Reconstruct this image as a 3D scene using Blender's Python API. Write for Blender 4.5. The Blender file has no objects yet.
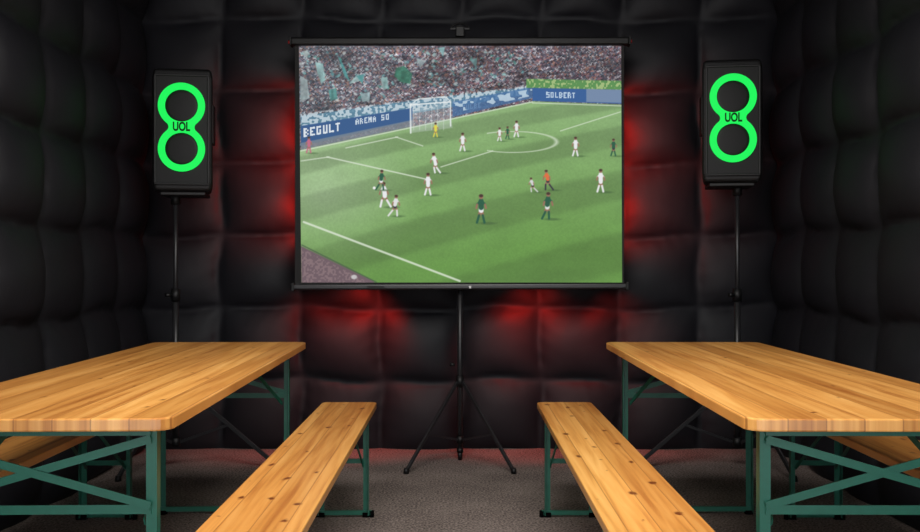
import bpy, bmesh, math, random
import numpy as np
from mathutils import Vector, Matrix
random.seed(4); rng=np.random.default_rng(7)
scene=bpy.context.scene
scene.view_settings.view_transform='Standard'
CZ=1.115; F=920.0
def P(px,py,d): return Vector(((px-460)*d/F, d, CZ-(py-268)*d/F))
def lin(c):
    out=[]
    for v in c:
        v=v/255.0
        out.append(v/12.92 if v<=0.04045 else ((v+0.055)/1.055)**2.4)
    return out
# ---------------------------------------------------------------- materials
def newmat(name):
    m=bpy.data.materials.new(name); m.use_nodes=True
    return m, m.node_tree, m.node_tree.nodes['Principled BSDF']
def simple(name,rgb,rough=0.5,metal=0.0,bump=0.0,scale=200,spec=0.5):
    m,t,b=newmat(name)
    b.inputs['Roughness'].default_value=rough; b.inputs['Metallic'].default_value=metal
    b.inputs['Specular IOR Level'].default_value=spec
    tc=t.nodes.new('ShaderNodeTexCoord'); n=t.nodes.new('ShaderNodeTexNoise'); n.inputs['Scale'].default_value=scale
    t.links.new(tc.outputs['Object'],n.inputs['Vector'])
    mx=t.nodes.new('ShaderNodeMix'); mx.data_type='RGBA'
    l=lin(rgb)
    mx.inputs[6].default_value=(*[v*0.85 for v in l],1); mx.inputs[7].default_value=(*[min(1,v*1.15) for v in l],1)
    t.links.new(n.outputs['Fac'],mx.inputs[0]); t.links.new(mx.outputs[2],b.inputs['Base Color'])
    if bump>0:
        bp=t.nodes.new('ShaderNodeBump'); bp.inputs['Strength'].default_value=bump; bp.inputs['Distance'].default_value=0.002
        t.links.new(n.outputs['Fac'],bp.inputs['Height']); t.links.new(bp.outputs['Normal'],b.inputs['Normal'])
    return m
def math_node(t,op,a,b=None,c=None):
    n=t.nodes.new('ShaderNodeMath'); n.operation=op
    for i,v in enumerate((a,b,c)):
        if v is None: continue
        if isinstance(v,(int,float)): n.inputs[i].default_value=v
        else: t.links.new(v,n.inputs[i])
    return n.outputs[0]
def wood(name,strip,kth):
    m,t,b=newmat(name); N=t.nodes; L=t.links
    tc=N.new('ShaderNodeTexCoord'); oi=N.new('ShaderNodeObjectInfo')
    add=N.new('ShaderNodeVectorMath'); add.operation='ADD'
    cmb=N.new('ShaderNodeCombineXYZ'); L.new(math_node(t,'MULTIPLY',oi.outputs['Random'],7.0),cmb.inputs[1])
    L.new(math_node(t,'MULTIPLY',oi.outputs['Random'],40.0),cmb.inputs[2])
    L.new(tc.outputs['Object'],add.inputs[0]); L.new(cmb.outputs[0],add.inputs[1])
    sp=N.new('ShaderNodeSeparateXYZ'); L.new(add.outputs[0],sp.inputs[0])
    sx=math_node(t,'DIVIDE',sp.outputs[0],strip); idx=math_node(t,'FLOOR',sx)
    fr=math_node(t,'FRACT',sx)
    wn=N.new('ShaderNodeTexWhiteNoise'); wn.noise_dimensions='2D'
    c2=N.new('ShaderNodeCombineXYZ'); L.new(idx,c2.inputs[0]); L.new(math_node(t,'MULTIPLY',oi.outputs['Random'],31.0),c2.inputs[1])
    L.new(c2.outputs[0],wn.inputs['Vector'])
    gv=N.new('ShaderNodeCombineXYZ')
    L.new(math_node(t,'MULTIPLY',sp.outputs[0],42.0),gv.inputs[0])
    L.new(math_node(t,'ADD',math_node(t,'MULTIPLY',sp.outputs[1],1.6),math_node(t,'MULTIPLY',wn.outputs['Value'],20.0)),gv.inputs[1])
    L.new(math_node(t,'MULTIPLY',idx,3.7),gv.inputs[2])
    gn=N.new('ShaderNodeTexNoise'); gn.inputs['Scale'].default_value=1.0; gn.inputs['Detail'].default_value=5; gn.inputs['Distortion'].default_value=0.6
    L.new(gv.outputs[0],gn.inputs['Vector'])
    cr=N.new('ShaderNodeValToRGB'); e=cr.color_ramp.elements
    e[0].position=0.25; e[0].color=(*lin((174,108,50)),1); e[1].position=0.75; e[1].color=(*lin((233,178,106)),1)
    k=e.new(0.5); k.color=(*lin((215,153,80)),1)
    L.new(gn.outputs['Fac'],cr.inputs[0])
    tint=N.new('ShaderNodeMix'); tint.data_type='RGBA'; tint.blend_type='MULTIPLY'; tint.inputs[0].default_value=1.0
    tr=N.new('ShaderNodeValToRGB'); te=tr.color_ramp.elements
    te[0].color=(0.78,0.68,0.56,1); te[1].color=(1.14,1.12,1.06,1)
    L.new(wn.outputs['Value'],tr.inputs[0]); L.new(cr.outputs[0],tint.inputs[6]); L.new(tr.outputs[0],tint.inputs[7])
    # knots
    kv=N.new('ShaderNodeCombineXYZ')
    nd=N.new('ShaderNodeTexNoise'); nd.inputs['Scale'].default_value=30
    L.new(add.outputs[0],nd.inputs['Vector'])
    dx=math_node(t,'MULTIPLY',math_node(t,'SUBTRACT',nd.outputs['Fac'],0.5),0.25)
    L.new(math_node(t,'ADD',math_node(t,'MULTIPLY',sp.outputs[0],12.0),dx),kv.inputs[0])
    L.new(math_node(t,'ADD',math_node(t,'MULTIPLY',sp.outputs[1],7.0),dx),kv.inputs[1])
    vo=N.new('ShaderNodeTexVoronoi'); vo.voronoi_dimensions='2D'; vo.inputs['Scale'].default_value=1.0
    L.new(kv.outputs[0],vo.inputs['Vector'])
    vs=N.new('ShaderNodeSeparateColor'); L.new(vo.outputs['Color'],vs.inputs[0])
    thr=math_node(t,'MULTIPLY',math_node(t,'MAXIMUM',math_node(t,'SUBTRACT',vs.outputs[0],kth),0.0),0.36)
    q=math_node(t,'SUBTRACT',thr,vo.outputs['Distance'])
    kf=N.new('ShaderNodeMapRange'); kf.inputs[1].default_value=-0.07; kf.inputs[2].default_value=0.03; L.new(q,kf.inputs[0])
    kpow=math_node(t,'MULTIPLY',math_node(t,'POWER',kf.outputs[0],1.6),math_node(t,'GREATER_THAN',vs.outputs[0],kth))
    mk=N.new('ShaderNodeMix'); mk.data_type='RGBA'; mk.inputs[7].default_value=(*lin((112,56,24)),1)
    L.new(kpow,mk.inputs[0]); L.new(tint.outputs[2],mk.inputs[6])
    ed=math_node(t,'MINIMUM',fr,math_node(t,'SUBTRACT',1.0,fr))
    sl=math_node(t,'LESS_THAN',ed,0.0016/strip)
    ms=N.new('ShaderNodeMix'); ms.data_type='RGBA'; ms.inputs[7].default_value=(*lin((140,84,40)),1)
    L.new(math_node(t,'MULTIPLY',sl,0.65),ms.inputs[0]); L.new(mk.outputs[2],ms.inputs[6])
    L.new(ms.outputs[2],b.inputs['Base Color'])
    b.inputs['Roughness'].default_value=0.32
    b.inputs['Coat Weight'].default_value=0.35; b.inputs['Coat Roughness'].default_value=0.18
    bp=N.new('ShaderNodeBump'); bp.inputs['Strength'].default_value=0.15; bp.inputs['Distance'].default_value=0.001
    L.new(gn.outputs['Fac'],bp.inputs['Height']); L.new(bp.outputs['Normal'],b.inputs['Normal'])
    return m
def fabric():
    m,t,b=newmat('black_inflatable_nylon'); N=t.nodes; L=t.links
    tc=N.new('ShaderNodeTexCoord')
    n1=N.new('ShaderNodeTexNoise'); n1.inputs['Scale'].default_value=3.5; n1.inputs['Detail'].default_value=3; n1.inputs['Distortion'].default_value=0.8
    L.new(tc.outputs['Object'],n1.inputs['Vector'])
    mp=N.new('ShaderNodeMapping'); mp.inputs['Scale'].default_value=(10,10,2.5)
    L.new(tc.outputs['Object'],mp.inputs[0])
    n2=N.new('ShaderNodeTexNoise'); n2.inputs['Scale'].default_value=1.2; n2.inputs['Detail'].default_value=2
    L.new(mp.outputs[0],n2.inputs['Vector'])
    s=math_node(t,'ADD',n1.outputs['Fac'],math_node(t,'MULTIPLY',n2.outputs['Fac'],0.6))
    bp=N.new('ShaderNodeBump'); bp.inputs['Strength'].default_value=0.30; bp.inputs['Distance'].default_value=0.010
    L.new(s,bp.inputs['Height']); L.new(bp.outputs['Normal'],b.inputs['Normal'])
    cr=N.new('ShaderNodeValToRGB'); cr.color_ramp.elements[0].color=(0.0068,0.0068,0.0088,1); cr.color_ramp.elements[1].color=(0.0092,0.0090,0.0116,1)
    L.new(n1.outputs['Fac'],cr.inputs[0]); L.new(cr.outputs[0],b.inputs['Base Color'])
    b.inputs['Roughness'].default_value=0.58; b.inputs['Specular IOR Level'].default_value=0.20
    return m
def carpet():
    m,t,b=newmat('grey_carpet'); N=t.nodes; L=t.links
    tc=N.new('ShaderNodeTexCoord')
    n1=N.new('ShaderNodeTexNoise'); n1.inputs['Scale'].default_value=95; n1.inputs['Detail'].default_value=4; n1.inputs['Roughness'].default_value=0.65
    n2=N.new('ShaderNodeTexNoise'); n2.inputs['Scale'].default_value=2.5; n2.inputs['Detail'].default_value=3
    L.new(tc.outputs['Object'],n1.inputs['Vector']); L.new(tc.outputs['Object'],n2.inputs['Vector'])
    s=math_node(t,'ADD',math_node(t,'MULTIPLY',n1.outputs['Fac'],0.85),math_node(t,'MULTIPLY',n2.outputs['Fac'],0.2))
    cr=N.new('ShaderNodeValToRGB'); e=cr.color_ramp.elements
    e[0].position=0.40; e[0].color=(*lin((56,49,46)),1); e[1].position=0.66; e[1].color=(*lin((150,136,130)),1)
    L.new(s,cr.inputs[0]); L.new(cr.outputs[0],b.inputs['Base Color']); b.inputs['Roughness'].default_value=0.95
    b.inputs['Specular IOR Level'].default_value=0.1
    bp=N.new('ShaderNodeBump'); bp.inputs['Strength'].default_value=0.6; bp.inputs['Distance'].default_value=0.004
    L.new(n1.outputs['Fac'],bp.inputs['Height']); L.new(bp.outputs['Normal'],b.inputs['Normal'])
    return m
M_fab=fabric(); M_carpet=carpet()
M_wt=wood('lacquered_pine_table',0.0875,0.80); M_wb=wood('lacquered_pine_bench',0.083,0.62)
M_green=simple('green_painted_steel',(18,88,70),0.42,0.0,0.1,60)
M_black=simple('black_metal',(34,34,36),0.38,0.2,0.05,120)
M_plastic=simple('black_plastic',(12,12,13),0.5,0.0,0.15,300,0.3)
M_rubber=simple('black_rubber',(4,4,4),0.9,spec=0.05)
M_bfab=simple('black_screen_border',(10,10,11),0.8)
M_red=simple('red_plastic',(150,20,18),0.5)
M_white=simple('white_label',(200,200,200),0.6)
m,t,b=newmat('speaker_grille'); tc=t.nodes.new('ShaderNodeTexCoord'); v=t.nodes.new('ShaderNodeTexVoronoi'); v.inputs['Scale'].default_value=160; v.inputs['Randomness'].default_value=0.0
t.links.new(tc.outputs['Object'],v.inputs['Vector']); cr=t.nodes.new('ShaderNodeValToRGB'); cr.color_ramp.elements[0].position=0.3;cr.color_ramp.elements[1].position=0.4
cr.color_ramp.elements[0].color=(0.001,0.001,0.001,1); cr.color_ramp.elements[1].color=(0.005,0.005,0.005,1)
b.inputs['Specular IOR Level'].default_value=0.2
t.links.new(v.outputs['Distance'],cr.inputs[0]); t.links.new(cr.outputs[0],b.inputs['Base Color']); b.inputs['Roughness'].default_value=0.5
M_grille=m
def emis(name,rgb,strength):
    m,t,b=newmat(name); b.inputs['Base Color'].default_value=(rgb[0]*0.1,rgb[1]*0.1,rgb[2]*0.1,1); b.inputs['Emission Color'].default_value=(*rgb,1); b.inputs['Emission Strength'].default_value=strength
    b.inputs['Specular IOR Level'].default_value=0.1
    return m
M_led=emis('green_led_light',(0.010,0.80,0.095),1.08)
M_letter=simple('dark_green_letters',(0,40,12),0.5,spec=0.1)
# ---------------------------------------------------------------- mesh helpers
def link(o,parent=None):
    scene.collection.objects.link(o)
    if parent is not None: o.parent=parent
    return o
def empty(name,loc=(0,0,0),rz=0.0):
    e=bpy.data.objects.new(name,None); e.empty_display_size=0.1; e.location=loc; e.rotation_euler=(0,0,rz)
    return link(e)
class B:
    def __init__(s): s.bm=bmesh.new()
    def box(s,c,size,mi=0,rot=None,bev=0.0):
        r=bmesh.ops.create_cube(s.bm,size=1.0); vs=r['verts']
        mat=Matrix.Translation(Vector(c))@(rot.to_4x4() if rot is not None else Matrix())@Matrix.Diagonal((*size,1))
        bmesh.ops.transform(s.bm,matrix=mat,verts=vs)
        fs=set(f for v in vs for f in v.link_faces)
        if bev>0:
            es=list(set(e for v in vs for e in v.link_edges))
            rr=bmesh.ops.bevel(s.bm,geom=es,offset=bev,segments=3,profile=0.5,affect='EDGES')
            fs=set(rr['faces'])|set(f for v in rr['verts'] for f in v.link_faces)
        for f in fs: f.material_index=mi
    def bar(s,p0,p1,w,t,mi=0,up=(0,1,0),bev=0.0):
        p0=Vector(p0);p1=Vector(p1);d=p1-p0;L=d.length;z=d.normalized();y=Vector(up);y=(y-z*y.dot(z)).normalized();x=y.cross(z)
        rot=Matrix((x,y,z)).transposed()
        s.box((p0+p1)/2,(w,t,L),mi,rot,bev)
    def cyl(s,p0,p1,r0,r1=None,seg=20,mi=0,cap=True):
        if r1 is None:r1=r0
        p0=Vector(p0);p1=Vector(p1);d=p1-p0
        q=Vector((0,0,1)).rotation_difference(d.normalized()).to_matrix().to_4x4()
        r=bmesh.ops.create_cone(s.bm,cap_ends=cap,segments=seg,radius1=r0,radius2=r1,depth=d.length,matrix=Matrix.Translation((p0+p1)/2)@q)
        for v in r['verts']:
            for f in v.link_faces:
                f.material_index=mi
                if len(f.verts)==4: f.smooth=True
    def lathe(s,prof,center,seg=40,mi=0,axis='Y'):
        rings=[]
        for (r,h) in prof:
            ring=[]
            for i in range(seg):
                a=2*math.pi*i/seg
                ring.append(s.bm.verts.new(Vector(center)+Vector((r*math.cos(a),h,r*math.sin(a)))))
            rings.append(ring)
        for a,b_ in zip(rings[:-1],rings[1:]):
            for i in range(seg):
                f=s.bm.faces.new((a[i],a[(i+1)%seg],b_[(i+1)%seg],b_[i])); f.material_index=mi; f.smooth=True
    def done(s,name,mats,parent=None,loc=(0,0,0),rot=(0,0,0)):
        bmesh.ops.recalc_face_normals(s.bm,faces=s.bm.faces)
        me=bpy.data.meshes.new(name); s.bm.to_mesh(me); s.bm.free()
        for m in mats: me.materials.append(m)
        o=bpy.data.objects.new(name,me); o.location=loc; o.rotation_euler=rot
        return link(o,parent)
# ---------------------------------------------------------------- padded walls
def padded(name,origin,uv,vv,nv,ulen,vlen,cu,cv,u0,v0,amp,mat,seed,res=22):
    """grid with pillow cells; origin + u*uv + v*vv + h*nv"""
    nu=int(ulen/cu*res); nvv=int(vlen/cv*res)
    U,V=np.meshgrid(np.linspace(0,ulen,nu+1),np.linspace(0,vlen,nvv+1))
    r=np.random.default_rng(seed); ph=r.uniform(0,6.28,12)
    Uw=U+0.012*np.sin(V*5.1+ph[0])+0.008*np.sin(V*13+ph[1]); Vw=V+0.014*np.sin(U*4.3+ph[2])+0.008*np.sin(U*11+ph[3])
    a=(Uw-u0)/cu; b=(Vw-v0)/cv
    ci=np.floor(a).astype(int); cj=np.floor(b).astype(int)
    fa=2*(a-ci)-1; fb=2*(b-cj)-1
    pa=np.power(np.clip(1-fa**2,0,1),0.62); pb=np.power(np.clip(1-fb**2,0,1),0.55)
    rnd=r.uniform(0.8,1.12,(64,64)); h=amp*pa*pb*rnd[ci%64,cj%64]
    h*=1-0.18*fb
    wr=np.sin(U*70+6*np.sin(V*9+ph[4])+ph[5])*(1-pb)*pa+np.sin(V*64+6*np.sin(U*8+ph[6])+ph[7])*(1-pa)*pb
    h+=0.0024*wr
    h+=0.004*np.sin(U*9+3*np.sin(V*7+ph[8]))*np.sin(V*11+ph[9])*pa*pb
    o=np.array(origin)[None,None,:]; co=o+U[...,None]*np.array(uv)+V[...,None]*np.array(vv)+h[...,None]*np.array(nv)
    verts=co.reshape(-1,3)
    W=nu+1; idx=np.arange(W*(nvv+1)).reshape(nvv+1,W)
    q=np.stack([idx[:-1,:-1],idx[:-1,1:],idx[1:,1:],idx[1:,:-1]],-1).reshape(-1,4)
    me=bpy.data.meshes.new(name); me.vertices.add(len(verts)); me.vertices.foreach_set('co',verts.astype(np.float32).ravel())
    me.loops.add(len(q)*4); me.loops.foreach_set('vertex_index',q.ravel().astype(np.int32))
    me.polygons.add(len(q)); me.polygons.foreach_set('loop_start',np.arange(0,len(q)*4,4,dtype=np.int32))
    me.update(calc_edges=True); me.polygons.foreach_set('use_smooth',np.ones(len(q),dtype=bool)); me.update()
    me.materials.append(mat)
    return link(bpy.data.objects.new(name,me))
WX=1.97; WY=5.70; H=2.86; Y0=-0.6
cell=0.47; rv=0.445; vz=-0.02
padded('wall_back',(-WX,WY,0),(1,0,0),(0,0,1),(0,-1,0),2*WX,H,0.4925,rv,0.0,vz,0.076,M_fab,1)
padded('wall_left',(-WX,Y0,0),(0,1,0),(0,0,1),(1,0,0),WY-Y0,H,cell,rv,(WY-Y0)%cell,vz,0.100,M_fab,2)
padded('wall_right',(WX,Y0,0),(0,1,0),(0,0,1),(-1,0,0),WY-Y0,H,cell,rv,(WY-Y0)%cell,vz,0.100,M_fab,3)
padded('ceiling',(-WX,Y0,H),(1,0,0),(0,1,0),(0,0,-1),2*WX,WY-Y0,0.4925,cell,0,(WY-Y0)%cell,0.07,M_fab,4,res=14)
b=B(); b.box((0,2.5,-0.03),(5.0,7.6,0.06)); b.done('floor',[M_carpet])
# ---------------------------------------------------------------- beer tables / benches
def board(name,w,l,t,ztop,mat,parent,cr=0.045):
    bm=bmesh.new(); pts=[]
    for sx,sy,a0 in ((1,1,0),(-1,1,90),(-1,-1,180),(1,-1,270)):
        for k in range(7):
            a=math.radians(a0+90*k/6); pts.append((sx*(w/2-cr)+cr*math.cos(a), sy*(l/2-cr)+cr*math.sin(a)))
    vs=[bm.verts.new((x,y,ztop)) for x,y in pts]; f=bm.faces.new(vs)
    r=bmesh.ops.extrude_face_region(bm,geom=[f]); bmesh.ops.translate(bm,vec=(0,0,-t),verts=[v for v in r['geom'] if isinstance(v,bmesh.types.BMVert)])
    bmesh.ops.recalc_face_normals(bm,faces=bm.faces)
    es=[e for e in bm.edges if abs(e.verts[0].co.z-e.verts[1].co.z)<1e-6]
    bmesh.ops.bevel(bm,geom=es,offset=0.004,segments=2,profile=0.5,affect='EDGES')
    me=bpy.data.meshes.new(name); bm.to_mesh(me); bm.free(); me.materials.append(mat)
    return link(bpy.data.objects.new(name,me),parent)
def Lleg(b,x,y,z0,z1,s,sy,w=0.026):
    b.box((x,y,(z0+z1)/2),(w,0.003,z1-z0),0)
    b.box((x+s*(w/2-0.0015),y+sy*w/2,(z0+z1)/2),(0.003,w,z1-z0),0)
def table(loc,rz):
    e=empty('beer_table',(loc[0],loc[1],0),rz)
    Hh=0.77; T=0.030; zb=Hh-T
    board('tabletop',0.71,2.19,T,Hh,M_wt,e)
    b=B()
    for sy in (-1,1): b.box((0,sy*0.80,zb-0.011),(0.56,0.07,0.022),0,bev=0.003)
    b.done('battens',[M_wt],e)
    for n,sy in ((1,-1),(2,1)):
        b=B(); y=sy*0.985; hw=0.280
        for sx in (-1,1):
            Lleg(b,sx*hw,y,0.012,zb-0.006,sx,-sy)
            b.cyl((sx*hw,y,0.0),(sx*hw,y,0.016),0.02,0.018,mi=1)
        b.bar((-hw,y,zb-0.012),(hw,y,zb-0.012),0.03,0.02,up=(0,1,0))
        b.bar((-hw,y+0.004*sy,0.535),(hw,y+0.004*sy,0.535),0.022,0.004)
        b.bar((-hw,y+0.008*sy,0.545),(hw,y+0.008*sy,0.705),0.020,0.004)
        b.bar((-hw,y+0.012*sy,0.705),(hw,y+0.012*sy,0.545),0.020,0.004)
        b.bar((-hw-0.02,y,0.022),(hw+0.02,y,0.022),0.022,0.014)
        for sx in (-1,1):
            for z in (0.545,0.705): b.cyl((sx*hw*0.985,y-0.012,z),(sx*hw*0.985,y+0.016,z),0.006,mi=0,seg=10)
        for sx in (-1,1):
            b.bar((sx*(hw-0.02),y-sy*0.01,0.50),(sx*(hw-0.10),y-sy*0.42,zb-0.004),0.018,0.004,up=(1,0,0))
        b.bar((-hw+0.06,y-sy*0.42,zb-0.008),(hw-0.06,y-sy*0.42,zb-0.008),0.016,0.03)
        b.done('leg_frame_%d'%n,[M_green,M_rubber],e)
    return e
def bench(loc,rz):
    e=empty('beer_bench',(loc[0],loc[1],0),rz)
    Hh=0.48; T=0.028; zb=Hh-T
    board('seat',0.258,2.2,T,Hh,M_wb,e,0.03)
    b=B()
    for sy in (-1,1): b.box((0,sy*0.70,zb-0.01),(0.19,0.06,0.02),0,bev=0.003)
    b.done('battens',[M_wb],e)
    for n,sy in ((1,-1),(2,1)):
        b=B(); y=sy*0.86; hw=0.100
        for sx in (-1,1):
            Lleg(b,sx*hw,y,0.012,zb-0.003,sx,-sy,0.026)
            b.bar((sx*hw,y-0.015,0.012),(sx*hw,y+0.015,0.012),0.03,0.02,mi=1,up=(0,0,1))
        b.bar((-hw,y,zb-0.010),(hw,y,zb-0.010),0.026,0.018)
        b.bar((-hw,y+0.004*sy,0.25),(hw,y+0.004*sy,0.25),0.022,0.004)
        b.bar((-hw-0.025,y,0.020),(hw+0.025,y,0.020),0.020,0.014)
        for sx in (-1,1):
            b.cyl((sx*(hw+0.025),y,0.0),(sx*(hw+0.025),y,0.028),0.011,mi=1,seg=12)
            b.bar((sx*(hw-0.012),y-sy*0.01,0.23),(sx*(hw-0.03),y-sy*0.30,zb-0.004),0.016,0.004,up=(1,0,0))
        b.bar((-hw+0.02,y-sy*0.30,zb-0.008),(hw-0.02,y-sy*0.30,zb-0.008),0.014,0.026)
        b.done('leg_frame_%d'%n,[M_green,M_rubber],e)
    return e
table((-1.045,3.195),math.radians(1.3))
table((1.022,3.195),math.radians(-0.5))
bench((-0.516,3.26),math.radians(0.3))
bench((0.490,3.26),math.radians(-0.1))
bench((-1.56,3.22),math.radians(0.5))
bench((1.565,3.22),math.radians(-0.5))
# ---------------------------------------------------------------- projected picture (vertex-colour raster)
X0,X1,Yt,Yb=299.0,621.0,46.0,282.5
SS=2; W=int((X1-X0)*SS); Hn=int((Yb-Yt)*SS)
gx=X0+(np.arange(W+1))/SS; gy=Yt+np.arange(Hn+1)/SS
X,Y=np.meshgrid(gx,gy); IMG=np.zeros(X.shape+(3,))
def noise2(sx,sy,seed):
    r=np.random.default_rng(seed); g=r.random((int(400/sy)+4,int(500/sx)+4))
    a=(X-280)/sx; b_=(Y-30)/sy; i=np.floor(a).astype(int); j=np.floor(b_).astype(int); fa=a-i; fb=b_-j
    fa=fa*fa*(3-2*fa); fb=fb*fb*(3-2*fb)
    return (g[j,i]*(1-fa)+g[j,i+1]*fa)*(1-fb)+(g[j+1,i]*(1-fa)+g[j+1,i+1]*fa)*fb
def paint(mask,col,a=1.0):
    mask=np.clip(mask,0,1)[...,None]*a; IMG[:]=IMG*(1-mask)+np.array(col,float)*mask
def seg(x0,y0,x1,y1,w):
    dx,dy=x1-x0,y1-y0; t_=np.clip(((X-x0)*dx+(Y-y0)*dy)/(dx*dx+dy*dy+1e-9),0,1)
    return np.clip(w/2-np.hypot(X-x0-t_*dx,Y-y0-t_*dy)+0.5,0,1)
def ell(cx,cy,rx,ry,ang=0):
    c,s=math.cos(ang),math.sin(ang); u=(X-cx)*c+(Y-cy)*s; v=-(X-cx)*s+(Y-cy)*c
    return np.clip((1-np.hypot(u/rx,v/ry))*min(rx,ry)+0.5,0,1)
def poly(pts,soft=0.5):
    m_=np.ones(X.shape); n=len(pts)
    area=sum(pts[i][0]*pts[(i+1)%n][1]-pts[(i+1)%n][0]*pts[i][1] for i in range(n)); sg=1 if area>0 else -1
    for i in range(n):
        (ax,ay),(bx,by)=pts[i],pts[(i+1)%n]; L_=math.hypot(bx-ax,by-ay)
        d=sg*((bx-ax)*(Y-ay)-(by-ay)*(X-ax))/L_; m_=np.minimum(m_,np.clip(d+soft,0,1))
    return m_
# crowd
pal=np.array([(96,80,92),(70,60,74),(136,128,140),(70,74,90),(124,84,96),(186,182,190),(92,106,122),(46,42,54),(112,94,106),(150,110,100)],float)
cellr=np.random.default_rng(5); gi=((X+0.7*np.sin(Y*2.3))/1.25).astype(int); gj=((Y+0.4*np.sin(X*1.7))/1.6).astype(int)
tab=cellr.integers(0,len(pal),(400,520)); IMG[:]=pal[tab[gj%400,gi%520]]
n=noise2(22,12,1); IMG[:]*= (0.66+0.5*n)[...,None]
n=noise2(6,4,71); IMG[:]*= (0.84+0.3*n)[...,None]
tier=0.5+0.5*np.sin((Y+0.10*X)*1.55); IMG[:]*=(0.86+0.2*tier)[...,None]
left=np.clip((470-X)/120,0,1)[...,None]; IMG[:]=IMG*(1-left*0.12)+np.array((110,160,165))*left*0.12
fr_=np.random.default_rng(11)
for k in range(190):
    cx=fr_.uniform(300,525); cy=fr_.uniform(50,106-max(0,(cx-300))*0.07)
    paint(ell(cx,cy,fr_.uniform(0.8,2.4),fr_.uniform(0.6,1.6),fr_.uniform(-1,1)),random.choice([(120,180,180),(195,205,205),(90,150,155),(160,195,195),(66,140,130)]),0.7)
def flag(pts_,c_,seed):
    mk=poly(pts_); fold=noise2(2.6,9,seed)
    paint(mk,c_,0.85); IMG[:]=IMG*(1-mk[...,None]*(0.30*fold)[...,None])
for i,(pts_,c_) in enumerate((([(315,62),(323,64),(325,80),(321,84),(317,72)],(160,205,205)),([(338,58),(348,66),(362,70),(366,66),(362,80),(350,84),(344,78)],(175,212,212)),
    ([(338,56),(344,66),(350,82),(344,76)],(84,165,166)),([(356,76),(364,74),(362,84)],(84,165,166)),([(396,68),(404,66),(412,74),(410,84),(400,82),(394,76)],(58,132,106)),
    ([(380,78),(387,77),(388,88),(383,90)],(155,202,200)),([(300,76),(307,80),(309,98),(300,102)],(185,205,208)),([(416,58),(426,61),(420,68)],(180,200,205)),([(438,48),(445,47),(443,57)],(140,190,192)),([(302,52),(308,50),(307,60)],(190,205,205)),
    ([(328,90),(336,88),(337,99),(330,101)],(90,165,160)),([(360,94),(370,92),(369,101),(362,102)],(170,200,205)),([(470,60),(477,58),(476,68)],(120,175,175)))):
    flag(pts_,c_,60+i)
IMG[:]=IMG*(0.92+0.16*noise2(2.2,2.2,41))[...,None]
for xx in (372,455,500,527): paint(seg(xx,46,xx+14,100,1.6),(140,130,134),0.35)
paint(seg(528,52,512,92,2.2),(60,52,58),0.5)
paint(poly([(300,116),(410,101),(528,87),(528,98),(410,114),(300,132)]),(86,140,168),0.8)
bn=noise2(2.0,1.8,3); paint(((bn>0.5)*poly([(300,114),(410,100),(528,86),(528,96),(410,112),(300,128)])),(205,220,228),0.8)
paint(poly([(300,126),(412,108),(412,121),(300,146)]),(44,84,136))
GL={'B':["110","101","110","101","110"],'E':["111","100","110","100","111"],'G':["111","100","101","101","111"],'U':["101","101","101","101","111"],'L':["100","100","100","100","111"],'T':["111","010","010","010","010"],'A':["010","101","111","101","101"],'R':["110","101","110","101","101"],'S':["111","100","111","001","111"],'N':["101","111","111","101","101"],'O':["111","101","101","101","111"],' ':["000"]*5}
def boardtext(s_,x0,y0,px_,slope,col,a=0.95):
    x=x0
    for ch in s_:
        for r_ in range(5):
            for c_ in range(3):
                if GL[ch][r_][c_]=='1':
                    xx=x+c_*px_; yy=y0+r_*px_*1.1+slope*(xx-x0)
                    paint(((X>=xx-0.05)&(X<xx+px_)&(Y>=yy)&(Y<yy+px_*1.1)).astype(float),col,a)
        x+=px_*4.1
boardtext("BEGULT",303,128.5,1.55,-0.17,(228,236,242))
boardtext("ARENA SO",355,119,1.05,-0.16,(205,220,232))
boardtext("TULBE",462,105.5,0.95,-0.18,(215,228,236))
paint(poly([(300,143),(412,120),(412,127),(300,151)]),(120,130,140),0.8)
paint(poly([(452,102),(532,87),(532,98),(452,117)]),(58,104,158),0.8)
paint((noise2(4,3,8)>0.6)*poly([(452,103),(532,89),(532,96),(452,113)]),(200,220,232),0.8)
paint(poly([(526,79),(622,81),(622,90),(526,88)]),(84,140,76))
paint((noise2(1.6,2,9)>0.62)*poly([(526,79),(622,81),(622,90),(526,88)]),(176,196,130),0.8)
paint(poly([(532,88),(622,90),(622,104),(532,101)]),(44,88,148))
boardtext("SOLBERT",546,92,1.05,0.02,(190,212,232))
paint(poly([(586,89),(622,90),(622,103),(586,102)]),(165,170,180),0.55)
# pitch
def yfar(x): return np.where(x<532,150-(x-300)*(150-101.5)/232,101.5+(x-532)*0.035)
fm=np.clip(Y-yfar(X)+0.5,0,1)
s=(Y-yfar(X))/(Yb-100.0)
g1=np.array((128,164,108),float); g2=np.array((90,136,60),float)
base=g1*(1-np.clip(s*1.25,0,1))[...,None]+g2*np.clip(s*1.25,0,1)[...,None]
haze=np.clip(1-np.hypot((X-322)/100,(Y-195)/75),0,1)[...,None]; base=base+haze*np.array((34,24,40))
q=(Y-95)+0.30*(X-460)*(0.6+0.4*np.clip((Y-100)/180,0,1)); qq=np.log(np.clip(q+70,5,None)/60)*6.3
st=0.5+0.5*np.tanh(4*np.sin(qq*math.pi)); base=base*(0.91+0.15*st)[...,None]
base*= (0.94+0.07*noise2(1.3,1.3,14)+0.06*noise2(20,9,15))[...,None]
IMG[:]=IMG*(1-fm[...,None])+base*fm[...,None]
Wc=(222,232,214)
for l in ((300,151,532,102,1.0),(326,157,424,179,1.2),(345,148,397,137,0.9),(395,137,422,146,0.9),(302,222,458,281,2.0),(532,103,622,106,0.8),(560,131,620,112,0.8),(440,167,492,151,0.9),(300,161,328,157,0.9)):
    paint(seg(*l[:4],l[4]),Wc,0.85)
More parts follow.
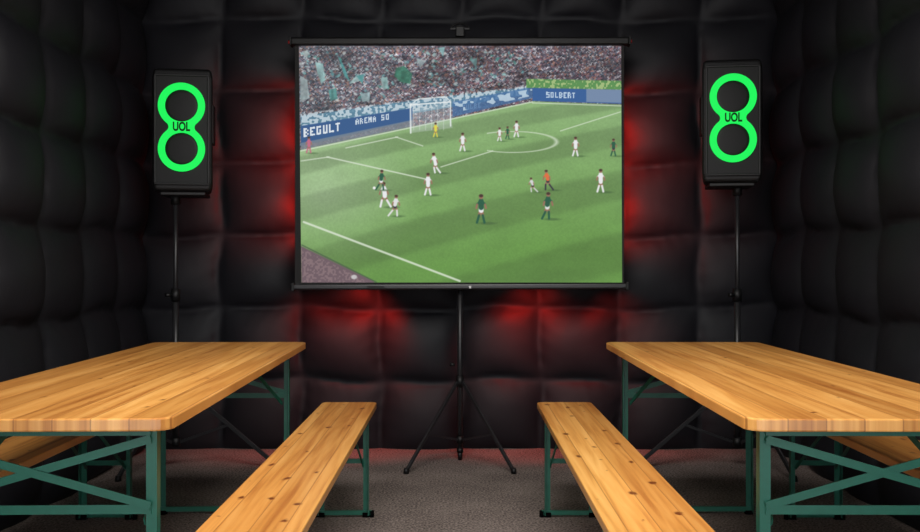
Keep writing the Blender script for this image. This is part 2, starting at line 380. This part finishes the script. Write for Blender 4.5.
arc=np.abs(np.hypot((X-512)/44,(Y-142)/10.5)-1)*10; paint(np.clip(0.8-arc,0,1)*((X>486)&(Y>131)),Wc,0.9)
paint(poly([(412,108),(448,103),(452,128),(410,133)]),(200,210,212),0.35)
for l in ((410,105,410,133,1.4),(410,105,450,102,1.4),(450,102,450,126,1.2),(410,105,418,99,0.9),(450,102,446,97,0.9),(418,99,446,97,0.9)): paint(seg(*l),(235,240,240),0.95)
for k in range(6): paint(seg(413+k*6,106,413+k*6,130,0.5),(225,230,230),0.5)
paint(poly([(299,246),(372,281.5),(372,283),(299,283)]),(104,84,92)); 
paint((noise2(1.6,1.6,21)>0.55)*poly([(299,248),(368,283),(299,284)]),(150,124,126),0.5)
paint(ell(352,277,3.0,2.2,0),(215,215,215),0.8); paint(seg(300,245,374,282,1.2),(60,80,60),0.8)
def player(x,y,h,shirt,short,sock=None,lean=0.0,stride=0.15,skin=(150,105,85)):
    sock=sock or shirt; h*=0.95
    paint(ell(x+h*0.22,y+0.3,h*0.30,h*0.05),(60,92,50),0.6)
    hx=x+lean*h; hy=y-h*0.50
    w=max(1.0,h*0.085)
    for sg_,kx in ((-1,stride),(1,stride*0.75)):
        kxx=hx+sg_*kx*h*0.5; paint(seg(hx,hy,kxx,y-h*0.27,w*1.15),skin); paint(seg(kxx,y-h*0.27,x+sg_*kx*h,y-0.4,w*0.95),sock)
    tx=hx+lean*h*0.6; ty=y-h*0.80
    paint(seg(hx,hy,hx,hy+h*0.06,w*2.0),short)
    paint(seg(hx,hy-h*0.04,tx,ty+h*0.03,w*2.1),shirt)
    for sg_ in (-1,1):
        ex=tx+sg_*h*0.14; paint(seg(tx,ty,ex,ty+h*0.15,w*0.85),shirt); paint(seg(ex,ty+h*0.15,ex+sg_*h*0.03,ty+h*0.28,w*0.75),skin)
    paint(ell(tx+lean*h*0.2,y-h*0.92,h*0.075,h*0.085),skin); paint(ell(tx+lean*h*0.2,y-h*0.955,h*0.075,h*0.055),(60,42,34))
WH=(235,235,238); DG=(28,84,60); BK=(42,44,54)
for a_ in ((462,151,19,WH,WH),(437,173,21,WH,WH,None,-0.12),(427,195,23,WH,WH),(385,207,26,WH,WH,None,-0.06,0.24),(575,156,20,WH,WH),(600,192,24,WH,WH),(516,137,17,WH,WH),
           (392,216,22,(225,225,225),BK,None,0.08,0.24),(534,192,15,(215,215,218),BK,None,-0.15,0.25),(499,141,14,WH,WH),(507,139,13,DG,DG),(379,190,21,DG,WH,DG,0.05,0.22),
           (480,223,30,DG,WH,DG),(545,219,28,DG,(220,225,220),DG,0.05),(613,156,18,DG,BK),(549,190,21,(225,104,56),BK,BK,-0.1,0.22),(435,137,15,(225,215,70),(225,215,70)),(308,153,17,(195,100,130),(195,100,130))):
    player(*a_)
paint(ell(373,188,1.4,1.4),(245,245,245))
IMG[:]=IMG*0.93+12
IMG=np.clip(IMG/255,0,1); LINIMG=np.where(IMG<=0.04045,IMG/12.92,((IMG+0.055)/1.055)**2.4)
# ---------------------------------------------------------------- screen with tripod
DS=5.28; scr=empty('projector_screen',(0,0,0))
def PS(px,py,d=DS): return P(px,py,d)
k=DS/F
xs=(X-460)*k; zs=CZ-(Y-268)*k
tt=(Y-Yt)/(Yb-Yt); xs=xs+ (0.014*tt*(1-(X-X0)/(X1-X0)))+0.006*tt*((X-X0)/(X1-X0))
co=np.stack([xs,np.full(xs.shape,DS-0.003),zs],-1).reshape(-1,3)
idx=np.arange(co.shape[0]).reshape(X.shape); qd=np.stack([idx[1:,:-1],idx[1:,1:],idx[:-1,1:],idx[:-1,:-1]],-1).reshape(-1,4)
me=bpy.data.meshes.new('projected_picture'); me.vertices.add(len(co)); me.vertices.foreach_set('co',co.astype(np.float32).ravel())
me.loops.add(len(qd)*4); me.loops.foreach_set('vertex_index',qd.ravel().astype(np.int32)); me.polygons.add(len(qd)); me.polygons.foreach_set('loop_start',np.arange(0,len(qd)*4,4,dtype=np.int32))
me.update(calc_edges=True)
ca=me.color_attributes.new('pic','FLOAT_COLOR','POINT'); ca.data.foreach_set('color',np.concatenate([LINIMG.reshape(-1,3),np.ones((len(co),1))],1).astype(np.float32).ravel())
m,t,bs=newmat('projection_light'); at=t.nodes.new('ShaderNodeAttribute'); at.attribute_name='pic'
bs.inputs['Base Color'].default_value=(0.02,0.02,0.02,1); bs.inputs['Roughness'].default_value=0.9; bs.inputs['Specular IOR Level'].default_value=0.0
t.links.new(at.outputs['Color'],bs.inputs['Emission Color']); bs.inputs['Emission Strength'].default_value=1.0
try: m.cycles.emission_sampling='NONE'
except Exception: pass
me.materials.append(m); link(bpy.data.objects.new('projected_picture',me),scr)
b=B()
a0=PS(295,44);a1=PS(624,286); b.box(((a0.x+a1.x)/2,DS,(a0.z+a1.z)/2),(a1.x-a0.x,0.002,a0.z-a1.z)); b.done('screen_fabric',[M_bfab],scr)
b=B(); c0=PS(291,42.0); c1=PS(629,41.5)
b.bar(c0,c1,0.044,0.06,up=(0,1,0),bev=0.012)
for c,s_ in ((c0,-1),(c1,1)):
    b.bar(c-Vector((0.004,0,0)),c+Vector((0.006*1,0,0)),0.052,0.068,mi=1,bev=0.004)
    b.cyl(c+Vector((s_*0.004,0,0)),c+Vector((s_*0.016,0,0)),0.010,mi=2,seg=14)
b.done('screen_case',[M_plastic,M_plastic,M_red],scr)
b=B(); c0=PS(293,287); c1=PS(627,286)
b.bar(c0,c1,0.034,0.030,bev=0.01)
for c in (c0,c1): b.bar(c-Vector((0.010,0,0)),c+Vector((0.010,0,0)),0.05,0.045,mi=1,bev=0.006)
b.box(((376-460)*k,DS-0.0165,c0.z),(0.10,0.002,0.012),1)
b.box(((470-460)*k,DS-0.0165,c0.z),(0.012,0.002,0.014),2)
b.done('bottom_bar',[M_black,M_plastic,M_white],scr)
DP=5.345; pz=DP
b=B()
b.cyl((0,pz,0.06),(0,pz,1.15),0.016); b.cyl((0,pz,0.45),(0,pz,2.50),0.011)
b.cyl((0,pz,0.995),(0,pz,1.05),0.022,mi=1); b.box((0,pz-0.02,1.02),(0.03,0.04,0.03),1,bev=0.005)
hub=0.455
b.cyl((0,pz,hub-0.03),(0,pz,hub+0.035),0.024,mi=1); b.cyl((0,pz,0.10),(0,pz,0.14),0.022,mi=1); b.cyl((0,pz,0.045),(0,pz,0.07),0.019,0.019,mi=1)
b.cyl((0,pz,0.0),(0,pz,0.05),0.012,0.016,mi=1)
b.cyl((-0.03,pz-0.01,hub+0.1),(-0.06,pz-0.01,hub+0.1),0.011,mi=1,seg=12)
feet=[(-0.292,4.99,0.012),(0.292,4.99,0.012),(0.0,5.58,0.012)]
for fx,fy,fz in feet:
    d=Vector((fx,fy-pz,0)).normalized(); top=Vector((0,pz,hub))+d*0.026; ft=Vector((fx,fy,fz))
    b.bar(top,ft,0.020,0.013,up=d.cross(Vector((0,0,1))),bev=0.002)
    b.cyl(ft+Vector((0,0,-0.012)),ft+Vector((0,0,0.018)),0.016,0.012,mi=1,seg=14)
    b.bar(Vector((0,pz,0.12))+d*0.02,top.lerp(ft,0.60),0.012,0.005,up=d.cross(Vector((0,0,1))))
b.done('tripod_stand',[M_black,M_plastic],scr)
b=B(); hz=PS(460,30,pz).z
b.box((0,pz-0.03,hz-0.02),(0.05,0.05,0.06),0,bev=0.006)
for i in range(12):
    a=math.pi*i/12; a2=math.pi*(i+1)/12
    b.cyl((0.05*math.cos(a),pz-0.03,hz+0.0+0.03*math.sin(a)),(0.05*math.cos(a2),pz-0.03,hz+0.03*math.sin(a2)),0.006,seg=10)
b.box((0,pz-0.03,hz-0.002),(0.11,0.016,0.010),0)
b.box((0,pz-0.01,1.02),(0.04,0.05,0.04),0,bev=0.005)
b.done('hook_and_handle',[M_plastic],scr)
# red LED spots clamped to the back of the screen, washing the wall
for (x_,y_,z_,tx_,tz_,en,sz_) in ((-0.86,5.36,1.95,-1.08,1.95,30,100),(0.86,5.36,1.95,1.08,1.95,30,100),(-0.86,5.36,1.50,-1.08,1.50,30,100),(0.86,5.36,1.50,1.08,1.50,30,100),(-0.52,5.38,0.99,-0.66,0.62,24,115),(0.42,5.38,0.99,0.46,0.62,24,115),(0.88,5.40,0.99,0.98,0.62,10,100),(-0.88,5.40,0.99,-0.98,0.62,5,100)):
    L_=bpy.data.lights.new('red_led_spot','SPOT'); L_.color=(1,0.02,0.012); L_.energy=en; L_.shadow_soft_size=0.03; L_.spot_size=math.radians(sz_); L_.spot_blend=0.7
    o=bpy.data.objects.new('red_led_spot',L_); o.location=(x_,y_,z_); o.rotation_euler=(Vector((tx_,5.68,tz_))-Vector((x_,y_,z_))).to_track_quat('-Z','Y').to_euler(); link(o,scr)
# ---------------------------------------------------------------- speakers
def eight(parent):
    R=0.1225; h=0.117; r=0.028; 
    xf=math.sqrt((R+r)**2-h*h)
    pts=[]
    ta=math.atan2(-h,xf); a0=ta; a1=math.pi-ta
    n_=64
    for i in range(n_+1):
        a=a0+(a1-a0)*i/n_; pts.append((R*math.cos(a),h+R*math.sin(a)))
    s0=math.atan2(h,xf)
    for i in range(1,10):
        a=s0-2*s0*i/10; pts.append((-xf+r*math.cos(a),r*math.sin(a)))
    for i in range(n_+1):
        aa0=math.pi-s0; aa1=2*math.pi+s0
        a=aa0+(aa1-aa0)*i/n_; pts.append((R*math.cos(a),-h+R*math.sin(a)))
    for i in range(1,10):
        a=-s0+2*s0*i/10; pts.append((xf-r*math.cos(a),r*math.sin(a)))
    cu=bpy.data.curves.new('led_ring','CURVE'); cu.dimensions='2D'; cu.fill_mode='BOTH'; cu.extrude=0.005; cu.bevel_depth=0.0015; cu.bevel_resolution=2
    def sp(pp):
        s_=cu.splines.new('POLY'); s_.points.add(len(pp)-1)
        for p_,c_ in zip(s_.points,pp): p_.co=(c_[0],c_[1],0,1)
        s_.use_cyclic_u=True
    sp(pts)
    for hz_ in (h,-h): sp([(0.0885*math.cos(2*math.pi*i/64),hz_+0.0885*math.sin(2*math.pi*i/64)) for i in range(64)])
    return cu
def tomesh(name,data,mat,parent,loc,rot):
    tmp=bpy.data.objects.new('tmp',data); scene.collection.objects.link(tmp)
    bpy.context.view_layer.update(); dg=bpy.context.evaluated_depsgraph_get()
    me=bpy.data.meshes.new_from_object(tmp.evaluated_get(dg)); me.name=name
    bpy.data.objects.remove(tmp); me.materials.clear(); me.materials.append(mat)
    for p_ in me.polygons: p_.material_index=0
    o=bpy.data.objects.new(name,me); o.location=loc; o.rotation_euler=rot; link(o,parent); return o
def speaker(x,y,zb,ht,rz,pole_dx,xr):
    e=empty('party_speaker',(x,y,0),rz)
    w=0.325; dp=0.27; zc=zb+ht/2
    bm=bmesh.new()
    prof=[(-w/2,-dp/2),(w/2,-dp/2),(w/2*0.80,dp/2),(-w/2*0.80,dp/2)]
    lv=[]
    for z_,s_ in ((zb,0.93),(zb+0.05,1.0),(zb+ht-0.05,1.0),(zb+ht,0.95)):
        lv.append([bm.verts.new((px_*s_,py_*(0.94 if s_<1 else 1),z_)) for px_,py_ in prof])
    bm.faces.new(lv[0][::-1]); bm.faces.new(lv[-1])
    for a_,b_ in zip(lv[:-1],lv[1:]):
        for i in range(4): bm.faces.new((a_[i],a_[(i+1)%4],b_[(i+1)%4],b_[i]))
    bmesh.ops.recalc_face_normals(bm,faces=bm.faces)
    bmesh.ops.bevel(bm,geom=[ed for ed in bm.edges if ed.calc_face_angle(0)>0.3],offset=0.022,segments=4,profile=0.5,affect='EDGES')
    me=bpy.data.meshes.new('cabinet'); bm.to_mesh(me); bm.free(); me.materials.append(M_plastic); link(bpy.data.objects.new('cabinet',me),e)
    yf=-dp/2
    b=B()
    b.box((0,yf-0.002,zc),(w-0.05,0.008,ht-0.09),0,bev=0.003)
    b.done('grille',[M_grille],e)
    b=B()
    for sx in (-1,1): b.box((sx*(w/2-0.022),yf-0.004,zc),(0.012,0.018,ht-0.09),0,bev=0.004)
    for sz in (-1,1): b.box((0,yf-0.004,zc+sz*(ht/2-0.042)),(w-0.036,0.018,0.012),0,bev=0.004)
    b.box((0,0,zb+ht+0.010),(0.20,0.05,0.016),0,bev=0.006)
    for sx in (-1,1): b.box((sx*0.09,0,zb+ht+0.002),(0.02,0.05,0.02),0,bev=0.004)
    for sx in (-1,1): b.box((sx*(w/2*0.90),0.02,zc+0.05),(0.016,0.09,0.22),0,bev=0.006)
    b.box((0,0,zb-0.008),(0.24,0.22,0.02),0,bev=0.006); b.cyl((pole_dx,0,zb-0.06),(pole_dx,0,zb+0.0),0.026)
    b.done('trim_and_handles',[M_plastic],e)
    b=B()
    for sz in (-1,1):
        c=(0,yf-0.006,zc+0.012+sz*0.117)
        b.lathe([(0.088,0.0),(0.085,-0.002),(0.070,-0.003),(0.040,-0.004),(0.001,-0.0045)],c,mi=0)
    b.done('woofer_covers',[M_grille],e)
    tomesh('led_ring',eight(e),M_led,e,(0,yf-0.014,zc+0.012),(math.pi/2,0,0))
    tx=bpy.data.curves.new('letters','FONT'); tx.body='UOL'; tx.size=0.066; tx.extrude=0.002; tx.offset=0.0022; tx.align_x='CENTER'; tx.align_y='CENTER'
    o=tomesh('logo_letters',tx,M_letter,e,(0,yf-0.0215,zc+0.012),(math.pi/2,0,0)); o.scale=(0.68,1,1)
    b=B(); px_=pole_dx; hb=0.47
    b.cyl((px_,0,0.75),(px_,0,zb-0.01),0.0125); b.cyl((px_,0,0.14),(px_,0,0.98),0.0175)
    b.cyl((px_,0,0.93),(px_,0,1.0),0.026,mi=1); b.cyl((px_-0.02,-0.01,0.965),(px_-0.05,-0.03,0.965),0.011,mi=1,seg=12)
    b.cyl((px_,0,hb-0.03),(px_,0,hb+0.03),0.027,mi=1); b.cyl((px_,0,0.12),(px_,0,0.17),0.026,mi=1)
    for j,a in enumerate((xr,xr+120,xr+240)):
        d=Vector((math.cos(math.radians(a)),math.sin(math.radians(a)),0)); c=Vector((px_,0,0)); R_=0.57 if j==0 else 0.38
        tp=c+d*0.028+Vector((0,0,hb)); ft=c+d*R_+Vector((0,0,0.016))
        b.bar(tp,ft,0.022,0.013,up=d.cross(Vector((0,0,1))),bev=0.002)
        b.cyl(ft-Vector((0,0,0.016)),ft+Vector((0,0,0.014)),0.018,0.013,mi=1,seg=14)
        b.bar(c+d*0.025+Vector((0,0,0.145)),tp.lerp(ft,0.5),0.014,0.004,up=d.cross(Vector((0,0,1))))
    b.done('pole_stand',[M_black,M_plastic],e)
    return e
speaker(-1.532,5.14,1.530,0.675,math.radians(8),-0.055,-10)
speaker(1.503,5.14,1.580,0.675,math.radians(-8),0.045,190)
# ---------------------------------------------------------------- lighting
w=bpy.data.worlds.new('overcast_daylight'); scene.world=w; w.use_nodes=True
nt=w.node_tree; bg=nt.nodes['Background']; bg.inputs['Color'].default_value=(0.94,0.96,1.0,1); bg.inputs['Strength'].default_value=3.2
def area(name,loc,target,sx,sy,en,col):
    L_=bpy.data.lights.new(name,'AREA'); L_.shape='RECTANGLE'; L_.size=sx; L_.size_y=sy; L_.energy=en; L_.color=col
    o=bpy.data.objects.new(name,L_); o.location=loc; o.rotation_euler=(Vector(target)-Vector(loc)).to_track_quat('-Z','Y').to_euler(); return link(o)
area('overhead_fill',(0,2.4,2.68),(0,3.2,0.5),1.8,1.4,115,(1.0,0.96,0.91))  # unseen overhead fill, added to light tables and floor evenly; no fixture modelled
# ---------------------------------------------------------------- camera
cd=bpy.data.cameras.new('camera'); cd.sensor_width=36; cd.lens=36.0; cd.shift_y=2/920; cd.clip_start=0.05
cam=bpy.data.objects.new('camera',cd); cam.location=(0,0,CZ); cam.rotation_euler=(math.pi/2,0,0); link(cam); scene.camera=cam
